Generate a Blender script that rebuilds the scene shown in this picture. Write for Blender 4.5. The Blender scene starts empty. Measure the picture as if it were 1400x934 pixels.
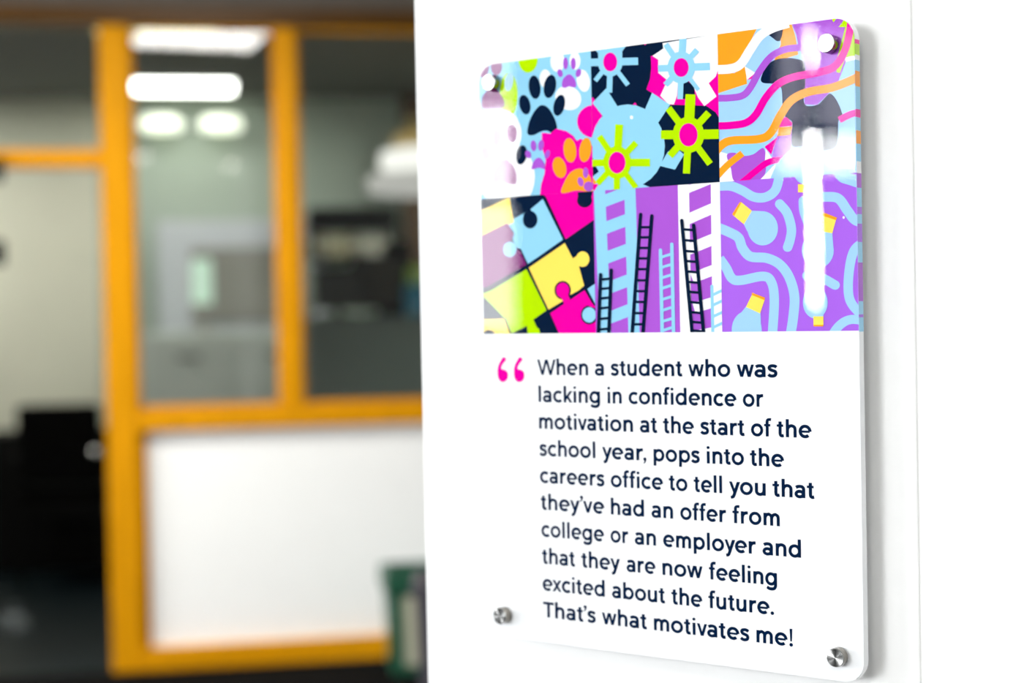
import bpy, math, random
from mathutils import Vector, Matrix
from mathutils.geometry import tessellate_polygon
random.seed(7)
SC = bpy.context.scene
C = SC.collection

# ------------------------------------------------------------------ camera
cam = bpy.data.cameras.new('camera')
cam.sensor_width = 36.0
cam.lens = 2206.1 / 1400 * 36.0
cam.clip_start = 0.02
cam.dof.use_dof = True
cam.dof.focus_distance = 1.03
cam.dof.aperture_fstop = 3.7
co = bpy.data.objects.new('camera', cam)
C.objects.link(co)
R = Vector((0.99981760, -0.00036668, -0.01909532))
U = Vector((0.01909884, 0.01919532, 0.99963332))
B = Vector((0.0, -0.99981569, 0.01919882))
co.matrix_world = Matrix(((R.x, U.x, B.x, 0), (R.y, U.y, B.y, 0), (R.z, U.z, B.z, 1.30), (0, 0, 0, 1)))
SC.camera = co

# ------------------------------------------------------------------ world, exposure, render quality
w = bpy.data.worlds.new('world')
SC.world = w
w.use_nodes = True
w.node_tree.nodes['Background'].inputs[0].default_value = (0.80, 0.90, 1.0, 1)
w.node_tree.nodes['Background'].inputs[1].default_value = 1.0
SC.view_settings.view_transform = 'Standard'
SC.view_settings.look = 'None'
SC.view_settings.gamma = 1.0
SC.view_settings.use_curve_mapping = False
SC.view_settings.exposure = 0.36
SC.cycles.use_denoising = True
SC.cycles.max_bounces = 9
SC.cycles.diffuse_bounces = 5
SC.cycles.transparent_max_bounces = 24
SC.cycles.sample_clamp_indirect = 12.0
SC.cycles.use_adaptive_sampling = False

def area(name, loc, look, sx, sy, radiance, col=(1, 1, 1), spread=180):
    l = bpy.data.lights.new(name, 'AREA')
    l.shape = 'RECTANGLE'; l.size = sx; l.size_y = sy
    l.energy = radiance * math.pi * sx * sy
    l.color = col; l.spread = math.radians(spread)
    o = bpy.data.objects.new(name, l); C.objects.link(o)
    o.location = loc
    o.rotation_euler = (Vector(look)).to_track_quat('-Z', 'Y').to_euler()
    return o

# daylight: sky at the left wall's windows, the last one an added fill
X_WIN = -5.0
WINDOWS = [  # y0, y1, (z0, z1, radiance) from the sill up
    (-4.9, -2.5, [(0.95, 2.30, 23.0)]),
    (-2.03, -1.76, [(1.86, 2.02, 16.0), (2.05, 2.46, 3.5)]),
    (-1.735, -1.715, [(1.30, 2.02, 170.0), (2.05, 2.28, 8.0), (2.30, 2.46, 80.0)]),
    (-1.70, -1.57, [(1.86, 2.02, 12.0), (2.05, 2.46, 3.0)]),
    (-0.40, 0.95, [(1.22, 1.72, 8.5), (1.76, 2.11, 17.0), (2.13, 2.36, 5.5)]),
    (2.2, 4.4, [(0.70, 2.20, 11.0)]),  # added, unseen window that brightens the screen's lower panel and posts
]
for y0, y1, rows in WINDOWS:
    for z0, z1, rad in rows:
        area('daylight_and_fill', (X_WIN - 0.004, (y0 + y1) / 2, (z0 + z1) / 2), (1, 0, 0), y1 - y0, z1 - z0, rad, (0.97, 0.99, 1.0) if rad > 5 else (0.93, 0.86, 1.0))
# light of the recessed ceiling panels in the corridor; three are added, unseen fill
CORR_LIGHTS = [(-0.9, 4.68, 24, 'added corridor fill light closest to the wooden screen'), (-2.6, 4.4, 27, 'added corridor fill light in front of the open doorway'),  # both added to brighten the screen and its lower panel
               (-0.6, -1.0, 5, 'corridor ceiling light just behind the photographer'), (0.7, -1.5, 9, 'added corridor fill light nearest the signed wall'),  # second one added as fill from the right of the sign
               (-3.2, -1.6, 5, 'corridor ceiling light beside the narrow windows'), (-1.8, -3.6, 9, 'corridor ceiling light at the rear of the corridor')]
for x, y, rad, lb in CORR_LIGHTS:
    area('ceiling_lamp_light', (x, y, 2.575), (0, 0, -1), 0.56, 0.56, rad, (1, 0.97, 0.92))

# ------------------------------------------------------------------ helpers
def lin(c):
    return tuple((v / 12.92 if v <= 0.04045 else ((v + 0.055) / 1.055) ** 2.4) for v in [k / 255 for k in c])

def mat(name, rgb, rough=0.5, metal=0.0, spec=0.5, noise=0.0, scale=20.0, bump=0.0, emit=None, stretch=None):
    m = bpy.data.materials.new(name); m.use_nodes = True
    nt = m.node_tree; b = nt.nodes['Principled BSDF']
    col = lin(rgb) if max(rgb) > 1.0 else rgb
    b.inputs['Base Color'].default_value = (*col, 1)
    b.inputs['Roughness'].default_value = rough
    b.inputs['Metallic'].default_value = metal
    b.inputs['Specular IOR Level'].default_value = spec
    if noise or bump:
        tc = nt.nodes.new('ShaderNodeTexCoord'); mp = nt.nodes.new('ShaderNodeMapping')
        nz = nt.nodes.new('ShaderNodeTexNoise'); nz.inputs['Scale'].default_value = scale
        nz.inputs['Detail'].default_value = 6
        nt.links.new(tc.outputs['Object'], mp.inputs[0]); nt.links.new(mp.outputs[0], nz.inputs['Vector'])
        if stretch: mp.inputs['Scale'].default_value = stretch
        if noise:
            cr = nt.nodes.new('ShaderNodeValToRGB')
            cr.color_ramp.elements[0].position = 0.3; cr.color_ramp.elements[1].position = 0.7
            cr.color_ramp.elements[0].color = (*[v * (1 - noise) for v in col], 1)
            cr.color_ramp.elements[1].color = (*[min(1, v * (1 + noise * 0.5)) for v in col], 1)
            nt.links.new(nz.outputs[0], cr.inputs[0]); nt.links.new(cr.outputs[0], b.inputs['Base Color'])
        if bump:
            bp = nt.nodes.new('ShaderNodeBump'); bp.inputs['Strength'].default_value = bump
            bp.inputs['Distance'].default_value = 0.002
            nt.links.new(nz.outputs[0], bp.inputs['Height']); nt.links.new(bp.outputs[0], b.inputs['Normal'])
    if emit:
        b.inputs['Emission Color'].default_value = (*emit[:3], 1)
        b.inputs['Emission Strength'].default_value = emit[3]
    return m

def clear_mat(name, ior, tint=(1, 1, 1), rough=0.0):
    m = bpy.data.materials.new(name); m.use_nodes = True
    nt = m.node_tree; nt.nodes.remove(nt.nodes['Principled BSDF'])
    out = nt.nodes['Material Output']
    t = nt.nodes.new('ShaderNodeBsdfTransparent'); t.inputs[0].default_value = (*tint, 1)
    g = nt.nodes.new('ShaderNodeBsdfGlossy'); g.inputs['Roughness'].default_value = rough
    g.inputs['Color'].default_value = (1, 1, 1, 1)
    fr = nt.nodes.new('ShaderNodeFresnel'); fr.inputs['IOR'].default_value = ior
    ge = nt.nodes.new('ShaderNodeNewGeometry'); mi = nt.nodes.new('ShaderNodeMixShader')
    s = nt.nodes.new('ShaderNodeMath'); s.operation = 'SUBTRACT'; s.inputs[0].default_value = 1.0
    mu = nt.nodes.new('ShaderNodeMath'); mu.operation = 'MULTIPLY'
    nt.links.new(ge.outputs['Backfacing'], s.inputs[1])
    nt.links.new(fr.outputs[0], mu.inputs[0]); nt.links.new(s.outputs[0], mu.inputs[1])
    nt.links.new(mu.outputs[0], mi.inputs[0]); nt.links.new(t.outputs[0], mi.inputs[1]); nt.links.new(g.outputs[0], mi.inputs[2])
    nt.links.new(mi.outputs[0], out.inputs[0])
    return m

class MB:
    def __init__(self): self.v = []; self.f = []
    def poly(self, pts):
        n = len(self.v); self.v += [tuple(p) for p in pts]; self.f.append(tuple(range(n, n + len(pts)))); return self
    def box(self, x0, x1, y0, y1, z0, z1):
        n = len(self.v)
        self.v += [(x, y, z) for z in (z0, z1) for x, y in ((x0, y0), (x1, y0), (x1, y1), (x0, y1))]
        self.f += [tuple(n + i for i in q) for q in ((3, 2, 1, 0), (4, 5, 6, 7), (0, 1, 5, 4), (1, 2, 6, 5), (2, 3, 7, 6), (3, 0, 4, 7))]
        return self
    def tube(self, p, q, r, r2=None, seg=16, caps=True):
        p, q = Vector(p), Vector(q); r2 = r if r2 is None else r2
        d = (q - p).normalized(); a = d.orthogonal().normalized(); b = d.cross(a)
        n = len(self.v)
        for c, rr in ((p, r), (q, r2)):
            self.v += [tuple(c + (a * math.cos(t) + b * math.sin(t)) * rr) for t in [2 * math.pi * i / seg for i in range(seg)]]
        for i in range(seg):
            j = (i + 1) % seg; self.f.append((n + i, n + j, n + seg + j, n + seg + i))
        if caps:
            self.f.append(tuple(n + i for i in reversed(range(seg)))); self.f.append(tuple(n + seg + i for i in range(seg)))
        return self
    def lathe(self, prof, axis='Z', seg=40, close=True):   # prof: (radius, height)
        n = len(self.v); k = len(prof)
        for i in range(seg):
            t = 2 * math.pi * i / seg
            for r, h in prof:
                if axis == 'Z': self.v.append((r * math.cos(t), r * math.sin(t), h))
                else: self.v.append((r * math.cos(t), h, r * math.sin(t)))
        for i in range(seg):
            j = (i + 1) % seg
            for m in range(k - 1):
                q = (n + i * k + m, n + j * k + m, n + j * k + m + 1, n + i * k + m + 1)
                self.f.append(q if axis == 'Z' else q[::-1])
        return self
    def prism(self, outline, y0, y1):      # outline in x,z ; extruded along y
        n = len(self.v); k = len(outline)
        self.v += [(x, y0, z) for x, z in outline] + [(x, y1, z) for x, z in outline]
        self.f.append(tuple(range(n, n + k))); self.f.append(tuple(n + k + i for i in reversed(range(k))))
        for i in range(k):
            j = (i + 1) % k; self.f.append((n + j, n + i, n + k + i, n + k + j))
        return self
    def build(self, name, m, parent=None, bevel=0.0, smooth=False, seg=2):
        me = bpy.data.meshes.new(name); me.from_pydata(self.v, [], self.f); me.update()
        ms = m if isinstance(m, (list, tuple)) else [m]
        for x in ms: me.materials.append(x)
        if smooth:
            for p in me.polygons: p.use_smooth = True
        o = bpy.data.objects.new(name, me); C.objects.link(o)
        if parent: o.parent = parent
        if bevel:
            b = o.modifiers.new('bevel', 'BEVEL'); b.width = bevel; b.segments = seg; b.limit_method = 'ANGLE'
        return o

def thing(name, label, cat, loc=(0, 0, 0), rz=0.0, group=None):
    o = bpy.data.objects.new(name, None); C.objects.link(o); o.empty_display_size = 0.05
    o.location = loc; o.rotation_euler = (0, 0, rz)
    o['label'] = label; o['category'] = cat
    if group: o['group'] = group
    return o
def struct(o): o['kind'] = 'structure'; return o
def frame_empty(name, loc, rz):
    o = bpy.data.objects.new(name, None); C.objects.link(o); o.location = loc; o.rotation_euler = (0, 0, rz); return struct(o)

# ------------------------------------------------------------------ materials
M_wall = mat('white_wall_paint', (0.88, 0.88, 0.875), 0.55, noise=0.012, scale=60, bump=0.04)
M_dwall = mat('darkened_unseen_wall', (0.05, 0.05, 0.055), 0.6)  # unseen left wall made dark to lower its reflection in the sign
M_wall_joint = mat('white_joint', (0.8, 0.8, 0.79), 0.6)
M_ceil = mat('ceiling_white', (0.80, 0.79, 0.77), 0.8, noise=0.03, scale=30)
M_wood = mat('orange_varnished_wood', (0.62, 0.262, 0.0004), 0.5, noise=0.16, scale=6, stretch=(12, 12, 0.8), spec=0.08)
M_dwood_shade = mat('dark_wood_and_shade', (0.085, 0.034, 0.001), 0.42, noise=0.3, scale=6, stretch=(0.8, 12, 12), spec=0.25)  # head rail's shade put into the colour; true dark wood on the plinth
M_wpanel = mat('white_laminate', (0.92, 0.92, 0.90), 0.5, noise=0.01, scale=10)
M_fascia = mat('grey_brown_fascia', (0.12, 0.10, 0.08), 0.7, noise=0.1)
M_floor = mat('black_carpet', (0.003, 0.003, 0.003), 0.95, noise=0.5, scale=300, bump=0.3, spec=0.05)
M_ofloor = mat('dark_teal_vinyl', (0.001, 0.005, 0.007), 0.5, noise=0.3, scale=9, spec=0.14)
M_green = mat('grey_green_paint', (0.44, 0.51, 0.43), 0.8, noise=0.04, scale=3)
M_cream = mat('cream_paint', (0.70, 0.70, 0.57), 0.8, noise=0.04, scale=3)
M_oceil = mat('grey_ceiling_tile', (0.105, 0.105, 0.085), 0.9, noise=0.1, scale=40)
M_glass = clear_mat('window_glass', 1.5, (0.96, 0.98, 0.97))
M_acr = clear_mat('clear_acrylic', 1.49, (1, 1, 1))
M_steel = mat('brushed_steel', (0.58, 0.58, 0.57), 0.24, metal=1.0)
M_steel_side = mat('steel_side_darkened', (0.26, 0.24, 0.21), 0.14, metal=1.0)  # darker than the caps: dark reflections put into the steel colour
nt = M_steel.node_tree; pb = nt.nodes['Principled BSDF']; pb.inputs['Anisotropic'].default_value = 0.93
tg = nt.nodes.new('ShaderNodeTangent'); tg.direction_type = 'RADIAL'; tg.axis = 'Y'
nt.links.new(tg.outputs[0], pb.inputs['Tangent'])
M_black = mat('black_plastic', (0.003, 0.003, 0.003), 0.6, spec=0.12)
M_blackfab = mat('black_fabric', (0.002, 0.002, 0.002), 0.95, noise=0.3, scale=200, spec=0.1)
M_chrome = mat('chrome', (0.8, 0.8, 0.78), 0.12, metal=1.0)
M_lamp = mat('lit_diffuser', (0.9, 0.9, 0.85), 0.5, emit=(1.0, 0.99, 0.93, 8.0))
M_fill_strong = mat('added_fill_strong', (0.9, 0.9, 0.85), 0.5, emit=(1.0, 0.99, 0.93, 22.0))
M_fill_mid = mat('added_fill_mid', (0.9, 0.9, 0.85), 0.5, emit=(1.0, 0.99, 0.93, 13.0))
M_lamp_far = mat('lit_warm_diffuser', (0.3, 0.3, 0.2), 0.5, emit=(1.0, 0.92, 0.45, 1.1))
M_glow_soft = mat('lit_soft_shape', (0.9, 0.9, 0.8), 0.5, emit=(0.95, 1.0, 0.82, 1.15))
M_grey = mat('pale_grey_metal', (0.62, 0.67, 0.62), 0.6, noise=0.04, scale=5)
M_lilac = mat('lilac_grey_board', (0.58, 0.60, 0.64), 0.7)
M_taupe = mat('taupe_pinboard', (0.27, 0.26, 0.23), 0.9, noise=0.15, scale=60)
M_dgrey = mat('dark_green_grey_board', (0.060, 0.080, 0.070), 0.6, noise=0.08, scale=4)
M_brown = mat('brown_wood_post', (0.085, 0.042, 0.012), 0.5, noise=0.25, scale=6, stretch=(12, 12, 1))
M_bingreen = mat('green_plastic', (0.012, 0.085, 0.045), 0.4)
M_bincream = mat('cream_plastic', (0.50, 0.49, 0.36), 0.5, noise=0.06, scale=8)
M_dpurple = mat('dark_grey_plastic', (0.075, 0.068, 0.085), 0.45)

# ------------------------------------------------------------------ structure: the wall with the sign
YAW = 0.6348
S0 = Vector((-0.0219, 1.1855, 1.0602))          # lower left front corner of the sign
sign = thing('wall_sign', 'clear acrylic sign with colourful artwork above a dark blue quotation, fixed to the white wall', 'sign', S0, -YAW)
GAP = 0.023
wr = frame_empty('wall_right', S0 + Vector((math.sin(YAW), math.cos(YAW), 0)) * GAP, -YAW)
WB = -S0.z
MB().box(-0.0775, 0.3245, 0, 0.16, WB, WB + 2.75).build('wall_board', M_wall, wr, bevel=0.0012)
MB().box(0.3259, 1.60, 0, 0.16, WB, WB + 2.75).build('wall_board', M_wall, wr, bevel=0.0012)
MB().box(1.6014, 4.6, 0, 0.16, WB, WB + 2.75).build('wall_board', M_wall, wr, bevel=0.0012)
MB().box(-0.06, 4.58, 0.0016, 0.15, WB, WB + 2.74).build('wall_core', M_wall_joint, wr)
MB().box(-0.02, 0.3235, -0.012, 0, WB, WB + 0.10).build('skirting', M_wall, wr, bevel=0.002)

# ------------------------------------------------------------------ structure: glazed partition
PA = math.atan(0.184)
PZ = -0.012
def part_frame(name): return frame_empty(name, (-1.45, 5.98, 0), PA)
W1 = part_frame('window_1')                     # the glazed wooden screen
def member(name, u0, u1, z0, z1, y0=-0.03, y1=0.07, m=None, parent=None, bev=0.006):
    return MB().box(u0, u1, y0, y1, z0, z1).build(name, m or M_wood, parent or W1, bevel=bev)
member('door_post', -0.055, 0.056, PZ, 2.378, -0.035, 0.085)
member('head_rail', -3.3, 3.6, 2.378, 2.446, -0.045, 0.095, M_dwood_shade)  # shade at the top of the screen put into the rail's colour
member('mullion', 0.588, 0.664, 0.956, 2.378)
member('mullion', 1.36, 1.436, 0.956, 2.378)
member('mullion', 2.2, 2.276, 0.956, 2.378)
member('middle_rail', 0.056, 3.6, 0.878, 0.956, -0.035, 0.075)
member('bottom_rail', 0.056, 3.6, PZ, 0.070, -0.04, 0.08)
member('panel_post', 0.056, 0.085, 0.070, 0.878, -0.012, 0.05, bev=0.004)
member('transom', -0.50, -0.055, 1.858, 1.922, -0.02, 0.06)
member('door_post', -0.600, -0.500, PZ, 2.378, -0.035, 0.085)
for a, b in ((0.056, 0.588), (0.664, 1.36), (1.436, 2.2)):
    member('glass_pane', a, b, 0.956, 2.378, 0.012, 0.018, M_glass, bev=0)
    # slim beads round each pane
    for z0, z1 in ((0.956, 0.970), (2.364, 2.378)):
        member('glazing_bead', a, b, z0, z1, -0.004, 0.012, bev=0.002)
    for u0, u1 in ((a, a + 0.012), (b - 0.012, b)):
        member('glazing_bead', u0, u1, 0.970, 2.364, -0.004, 0.012, bev=0.002)
member('glass_pane', -0.50, -0.055, 1.922, 2.378, 0.012, 0.018, M_glass, bev=0)
member('lower_panel', 0.085, 3.6, 0.070, 0.878, 0.010, 0.030, M_wpanel, bev=0)
for z in (1.845, 1.545):
    hb = MB().tube((-0.414, -0.045, z - 0.045), (-0.414, -0.045, z + 0.045), 0.017).box(-0.505, -0.414, -0.045, -0.036, z - 0.04, z + 0.04)
    hb.build('hinge', M_black, W1)
# solid wall left of the doorway and a fascia above the screen
wp = part_frame('wall_back')
MB().box(-4.2, -0.600, 0, 0.10, PZ, 2.378).build('wall_face', M_wall, wp)
MB().box(-4.2, 4.2, 0, 0.10, 2.446, 2.62).build('fascia', M_fascia, wp)

# ------------------------------------------------------------------ structure: corridor shell
f = MB().box(-5.2, 5.5, -6.2, 6.0, -0.11, -0.012).build('floor', M_floor); struct(f)
c_ = MB().box(-5.2, 5.5, -6.2, 7.0, 2.60, 2.70).build('ceiling', M_ceil); struct(c_)
wl = frame_empty('wall_left', (X_WIN, 0, 0), 0)
prev = -6.2
for y0, y1, rows in WINDOWS:
    MB().box(-0.08, 0, prev, y0, -0.012, 2.6).build('wall_panel', M_dwall, wl)
    zz = -0.012
    for z0, z1, rad in rows:
        MB().box(-0.08, 0, y0, y1, zz, z0).build('wall_panel', M_dwall, wl); zz = z1
    MB().box(-0.08, 0, y0, y1, zz, 2.6).build('wall_panel', M_dwall, wl)
    prev = y1
MB().box(-0.08, 0, prev, 6.2, -0.012, 2.6).build('wall_panel', M_wall, wl)
struct(MB().box(-5.2, 5.5, -6.3, -6.2, -0.012, 2.6).build('wall_rear', M_wall))
struct(MB().box(5.5, 5.6, -6.3, 7.2, -0.012, 2.6).build('wall_far_right', M_wall))
def ceiling_lamp(x, y, z, label):
    t = thing('ceiling_light', label, 'ceiling light', (x, y, z), 0, 'corridor ceiling lights')
    fb = MB()
    for a in ((-0.31, 0.31, -0.31, -0.285), (-0.31, 0.31, 0.285, 0.31), (-0.31, -0.285, -0.285, 0.285), (0.285, 0.31, -0.285, 0.285)):
        fb.box(a[0], a[1], a[2], a[3], -0.02, 0)
    fb.build('frame', M_wpanel, t)
    MB().box(-0.285, 0.285, -0.285, 0.285, -0.010, 0).build('diffuser', M_lamp, t)
for x, y, rad, lb in CORR_LIGHTS: ceiling_lamp(x, y, 2.60, 'square ' + lb)

# ------------------------------------------------------------------ structure: office behind the screen
OW = frame_empty('wall_office', (-1.45, 9.15, 0), PA)
MB().box(-4.0, -0.86, 0, 0.1, -0.02, 2.54).build('wall_face', M_cream, OW)
MB().box(-0.86, 5.0, 0, 0.1, -0.02, 2.54).build('wall_face', M_green, OW)
MB().box(-4.0, 5.0, -0.018, 0, -0.012, 0.055).build('skirting', M_brown, OW)
MB().box(-4.0, -0.86, -0.004, 0, 1.68, 1.70).build('picture_rail', M_cream, OW)
of = part_frame('floor_office'); MB().box(-4.2, 4.2, 0.0, 3.3, -0.1, -0.010).build('floor_sheet', M_ofloor, of)
oc = part_frame('ceiling_office'); MB().box(-4.2, 4.2, 0.1, 3.3, 2.53, 2.60).build('ceiling_sheet', M_oceil, oc)
for x in range(-6, 7):
    MB().box(x * 0.6 - 0.012, x * 0.6 + 0.012, 0.1, 3.12, 2.526, 2.531).build('ceiling_bar', M_oceil, oc)
MB().box(-4.2, -4.1, 0.1, 3.3, -0.012, 2.53).build('wall_face', M_green, part_frame('wall_office_left'))
MB().box(3.9, 4.0, 0.1, 3.3, -0.012, 2.53).build('wall_face', M_green, part_frame('wall_office_right'))

# ------------------------------------------------------------------ the sign: clear body and print
def rrect(x0, x1, z0, z1, r, n=8):
    pts = []
    for cx, cz, a0 in ((x1 - r, z1 - r, 0), (x0 + r, z1 - r, 90), (x0 + r, z0 + r, 180), (x1 - r, z0 + r, 270)):
        for i in range(n + 1):
            t = math.radians(a0 + 90 * i / n); pts.append((cx + r * math.cos(t), cz + r * math.sin(t)))
    return pts            # counter-clockwise in x,z
SW, SH = 0.297, 0.420
body = MB(); body.prism(rrect(0, SW, 0, SH, 0.014), 0.0, 0.008)
body.build('acrylic_panel', M_acr, sign, bevel=0.0006, seg=2)
M_sheet = mat('white_print_backing', (0.85, 0.865, 0.885), 0.6)
MB().prism(rrect(0.0006, SW - 0.0006, 0.0006, SH - 0.0006, 0.0136), 0.0011, 0.0079).build('white_backing', M_sheet, sign)

INK = {'navy': (0.0015, 0.010, 0.035), 'text': (0.0018, 0.012, 0.045), 'magenta': (0.88, 0.0, 0.34), 'blue': (0.27, 0.60, 0.84),
       'paleblue': (0.33, 0.58, 0.90), 'lime': (0.44, 0.74, 0.0), 'purple': (0.38, 0.090, 0.60), 'violet': (0.37, 0.12, 0.74),
       'orange': (0.95, 0.33, 0.015), 'yellow': (1.0, 0.72, 0.11), 'white': (0.87, 0.88, 0.90), 'lavender': (0.52, 0.24, 0.80),
       'plum': (0.20, 0.02, 0.16)}
MI = {k: mat('ink_' + k, v, 0.8, spec=0.0) for k, v in INK.items()}

# sheet used to trace the artwork -> metres on the panel
Hm = (0.0008628464824709971, -1.678850649652478e-05, -0.560987890371131, 9.036240677657598e-05, -0.0006898567788832027,
      0.5399105943473608, 0.0004314051958080619, -1.9496384335773786e-05)
def sheet(ox, oy, s):
    def g(x, y):
        x = ox + x / s; y = oy + y / s
        d = Hm[6] * x + Hm[7] * y + 1
        return ((Hm[0] * x + Hm[1] * y + Hm[2]) / d, (Hm[3] * x + Hm[4] * y + Hm[5]) / d)
    return g

def clip_convex(poly, clip):
    out = poly
    n = len(clip)
    for i in range(n):
        ax, ay = clip[i]; bx, by = clip[(i + 1) % n]
        inp = out; out = []
        if not inp: return []
        def side(p): return (bx - ax) * (p[1] - ay) - (by - ay) * (p[0] - ax)
        for j in range(len(inp)):
            p, q = inp[j], inp[(j + 1) % len(inp)]
            sp_, sq = side(p), side(q)
            if sp_ >= 0: out.append(p)
            if (sp_ > 0 and sq < 0) or (sp_ < 0 and sq > 0):
                t = sp_ / (sp_ - sq); out.append((p[0] + (q[0] - p[0]) * t, p[1] + (q[1] - p[1]) * t))
    return out
def tri(poly):
    idx = tessellate_polygon([[Vector((p[0], p[1], 0)) for p in poly]])
    return [[poly[i] for i in t] for t in idx]
def ccw(t):
    a = sum(t[i][0] * t[(i + 1) % len(t)][1] - t[(i + 1) % len(t)][0] * t[i][1] for i in range(len(t)))
    return t if a > 0 else t[::-1]
def ribbon(pts, wd, closed=False):
    P = [Vector(p) for p in pts]; n = len(P); L = []; Rr = []
    for i in range(n):
        if closed: a, b, c = P[i - 1], P[i], P[(i + 1) % n]
        else: a, b, c = P[max(i - 1, 0)], P[i], P[min(i + 1, n - 1)]
        d1 = (b - a); d2 = (c - b)
        if d1.length < 1e-9: d1 = d2
        if d2.length < 1e-9: d2 = d1
        d1.normalize(); d2.normalize()
        t = (d1 + d2)
        t = t.normalized() if t.length > 1e-6 else d1
        nn = Vector((-t.y, t.x)); k = max(0.45, nn.dot(Vector((-d1.y, d1.x))))
        L.append(b + nn * wd / 2 / k); Rr.append(b - nn * wd / 2 / k)
    q = []
    for i in range(n if closed else n - 1):
        j = (i + 1) % n
        q.append([tuple(L[i]), tuple(Rr[i]), tuple(Rr[j]), tuple(L[j])])
    return q
def smooth(pts, sub=8, closed=False):
    P = [Vector(p) for p in pts]; n = len(P); out = []
    rng = range(n) if closed else range(n - 1)
    for i in rng:
        p0 = P[i - 1] if (closed or i) else P[0] * 2 - P[1]
        p1, p2 = P[i], P[(i + 1) % n]
        p3 = P[(i + 2) % n] if (closed or i + 2 < n) else P[-1] * 2 - P[-2]
        for k in range(sub):
            t = k / sub
            out.append(0.5 * ((2 * p1) + (p2 - p0) * t + (2 * p0 - 5 * p1 + 4 * p2 - p3) * t * t + (3 * p1 - p0 - 3 * p2 + p3) * t ** 3))
    if not closed: out.append(P[-1])
    return [tuple(p) for p in out]
def ellipse(cx, cy, rx, ry, rot=0, n=28):
    r = math.radians(rot); o = []
    for i in range(n):
        t = 2 * math.pi * i / n; x, y = rx * math.cos(t), ry * math.sin(t)
        o.append((cx + x * math.cos(r) - y * math.sin(r), cy + x * math.sin(r) + y * math.cos(r)))
    return o

PANEL = rrect(0.0006, SW - 0.0006, 0.0006, SH - 0.0006, 0.0136)
class Tile:
    """one square of the printed artwork; every motif is a thin ink shape lying on the one before"""
    def __init__(self, g, x0, x1, z0, z1, bg, label):
        self.g = g; self.y = 0.00100; self.rect = [(x0, z0), (x1, z0), (x1, z1), (x0, z1)]
        self.part = MB(); self._add(self.part, [clip_convex(self.rect, PANEL)])
        self.part = self.part.build('artwork_square', MI[bg], sign); self.part['label'] = label
    def _add(self, mb, polys):
        for p in polys:
            if len(p) >= 3: mb.poly([(x, self.y, z) for x, z in ccw(p)])
        self.y -= 0.0000085
    def convex(self, mb, polys):
        o = []
        for p in polys:
            p = clip_convex(ccw(p), self.rect)
            p = clip_convex(p, PANEL) if p else p
            if len(p) >= 3: o.append(p)
        self._add(mb, o)
    def motif(self, name, shapes):
        """shapes: (colour, kind, data...) in tracing coordinates -> one mesh with the inks as slots"""
        cols = []; mb = MB(); mats = []; idx = []
        for s in shapes:
            col, kind = s[0], s[1]; polys = []
            if kind == 'p': polys = tri([self.g(*q) for q in s[2]])
            elif kind == 'sp': polys = tri([self.g(*q) for q in smooth(s[2], 6, True)])
            elif kind == 'e': polys = tri([self.g(*q) for q in ellipse(*s[2])])
            elif kind in 'lc':          # stroke: list, width ; 'l' butt ends, 'c' round ends
                pts = smooth(s[2], 7) if len(s[2]) > 2 else s[2]
                polys = [[self.g(*q) for q in quad] for quad in ribbon(pts, s[3])]
                if kind == 'c':
                    for e in (pts[0], pts[-1]):
                        n0 = len(mb.f)
                        if col not in cols: cols.append(col); mats.append(MI[col])
                        self.convex(mb, [[self.g(*q) for q in ellipse(e[0], e[1], s[3] / 2, s[3] / 2, 0, 20)]]); idx += [cols.index(col)] * (len(mb.f) - n0)
            elif kind == 's':           # straight segments
                polys = [[self.g(*q) for q in quad] for quad in ribbon(s[2], s[3])]
            n0 = len(mb.f); self.convex(mb, polys)
            if col not in cols: cols.append(col); mats.append(MI[col])
            idx += [cols.index(col)] * (len(mb.f) - n0)
        if not mb.f: return
        o = mb.build(name, mats, self.part)
        for i, p in enumerate(o.data.polygons): p.material_index = idx[i]
        return o

X1, X2, X3 = 0.0993, 0.1995, SW
Z0, Z1 = 0.2230, 0.3220
# --- square 1: paw prints
T = Tile(sheet(640, 10, 3.593), 0, X1, Z1, SH, 'blue', 'square printed with overlapping paw prints on light blue')
def paw(col, toes, pad):
    sh = [(col, 'e', t) for t in toes]
    sh.append((col, 'e', pad) if len(pad) == 5 and not isinstance(pad[0], tuple) else (col, 'sp', pad))
    T.motif('paw_print', sh)
T.motif('ink_patch', [('lime', 'e', (290, 255, 48, 66, 0)), ('lime', 'e', (195, 430, 45, 110, 0))])
paw('white', [(435, 265, 35, 52, 0), (521, 262, 27, 44, 0), (562, 360, 32, 55, -10), (375, 350, 28, 45, 0)], (488, 445, 66, 58, 30))
paw('purple', [(475, 275, 12, 30, 0), (513, 276, 12, 29, 0), (448, 323, 13, 20, -15), (538, 322, 13, 21, 15)], [(458, 388), (463, 352), (492, 328), (520, 352), (527, 388), (510, 392), (492, 388), (474, 395)])
paw('plum', [(75, 300, 24, 48, 10), (135, 292, 28, 42, 0)], [(60, 480), (75, 425), (125, 395), (170, 450), (172, 490), (120, 500), (75, 500)])
T.motif('ink_patch', [('paleblue', 'e', (197, 365, 20, 46, 8))])
paw('navy', [(323, 392, 29, 58, -6), (398, 388, 30, 58, 10), (275, 478, 27, 49, -12), (444, 481, 27, 53, 14)],
    [(287, 608), (300, 552), (330, 500), (360, 480), (393, 497), (424, 552), (433, 600), (412, 617), (385, 606), (357, 609), (322, 626), (296, 627)])
T.motif('ink_patch', [('magenta', 'p', [(358, 615), (400, 620), (430, 595), (480, 608), (512, 630), (530, 655), (550, 645), (620, 690), (640, 930), (348, 940), (355, 870), (372, 815), (378, 750), (360, 690)])])
T.motif('ink_patch', [('magenta', 'e', (612, 560, 80, 80, 0))])
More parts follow.
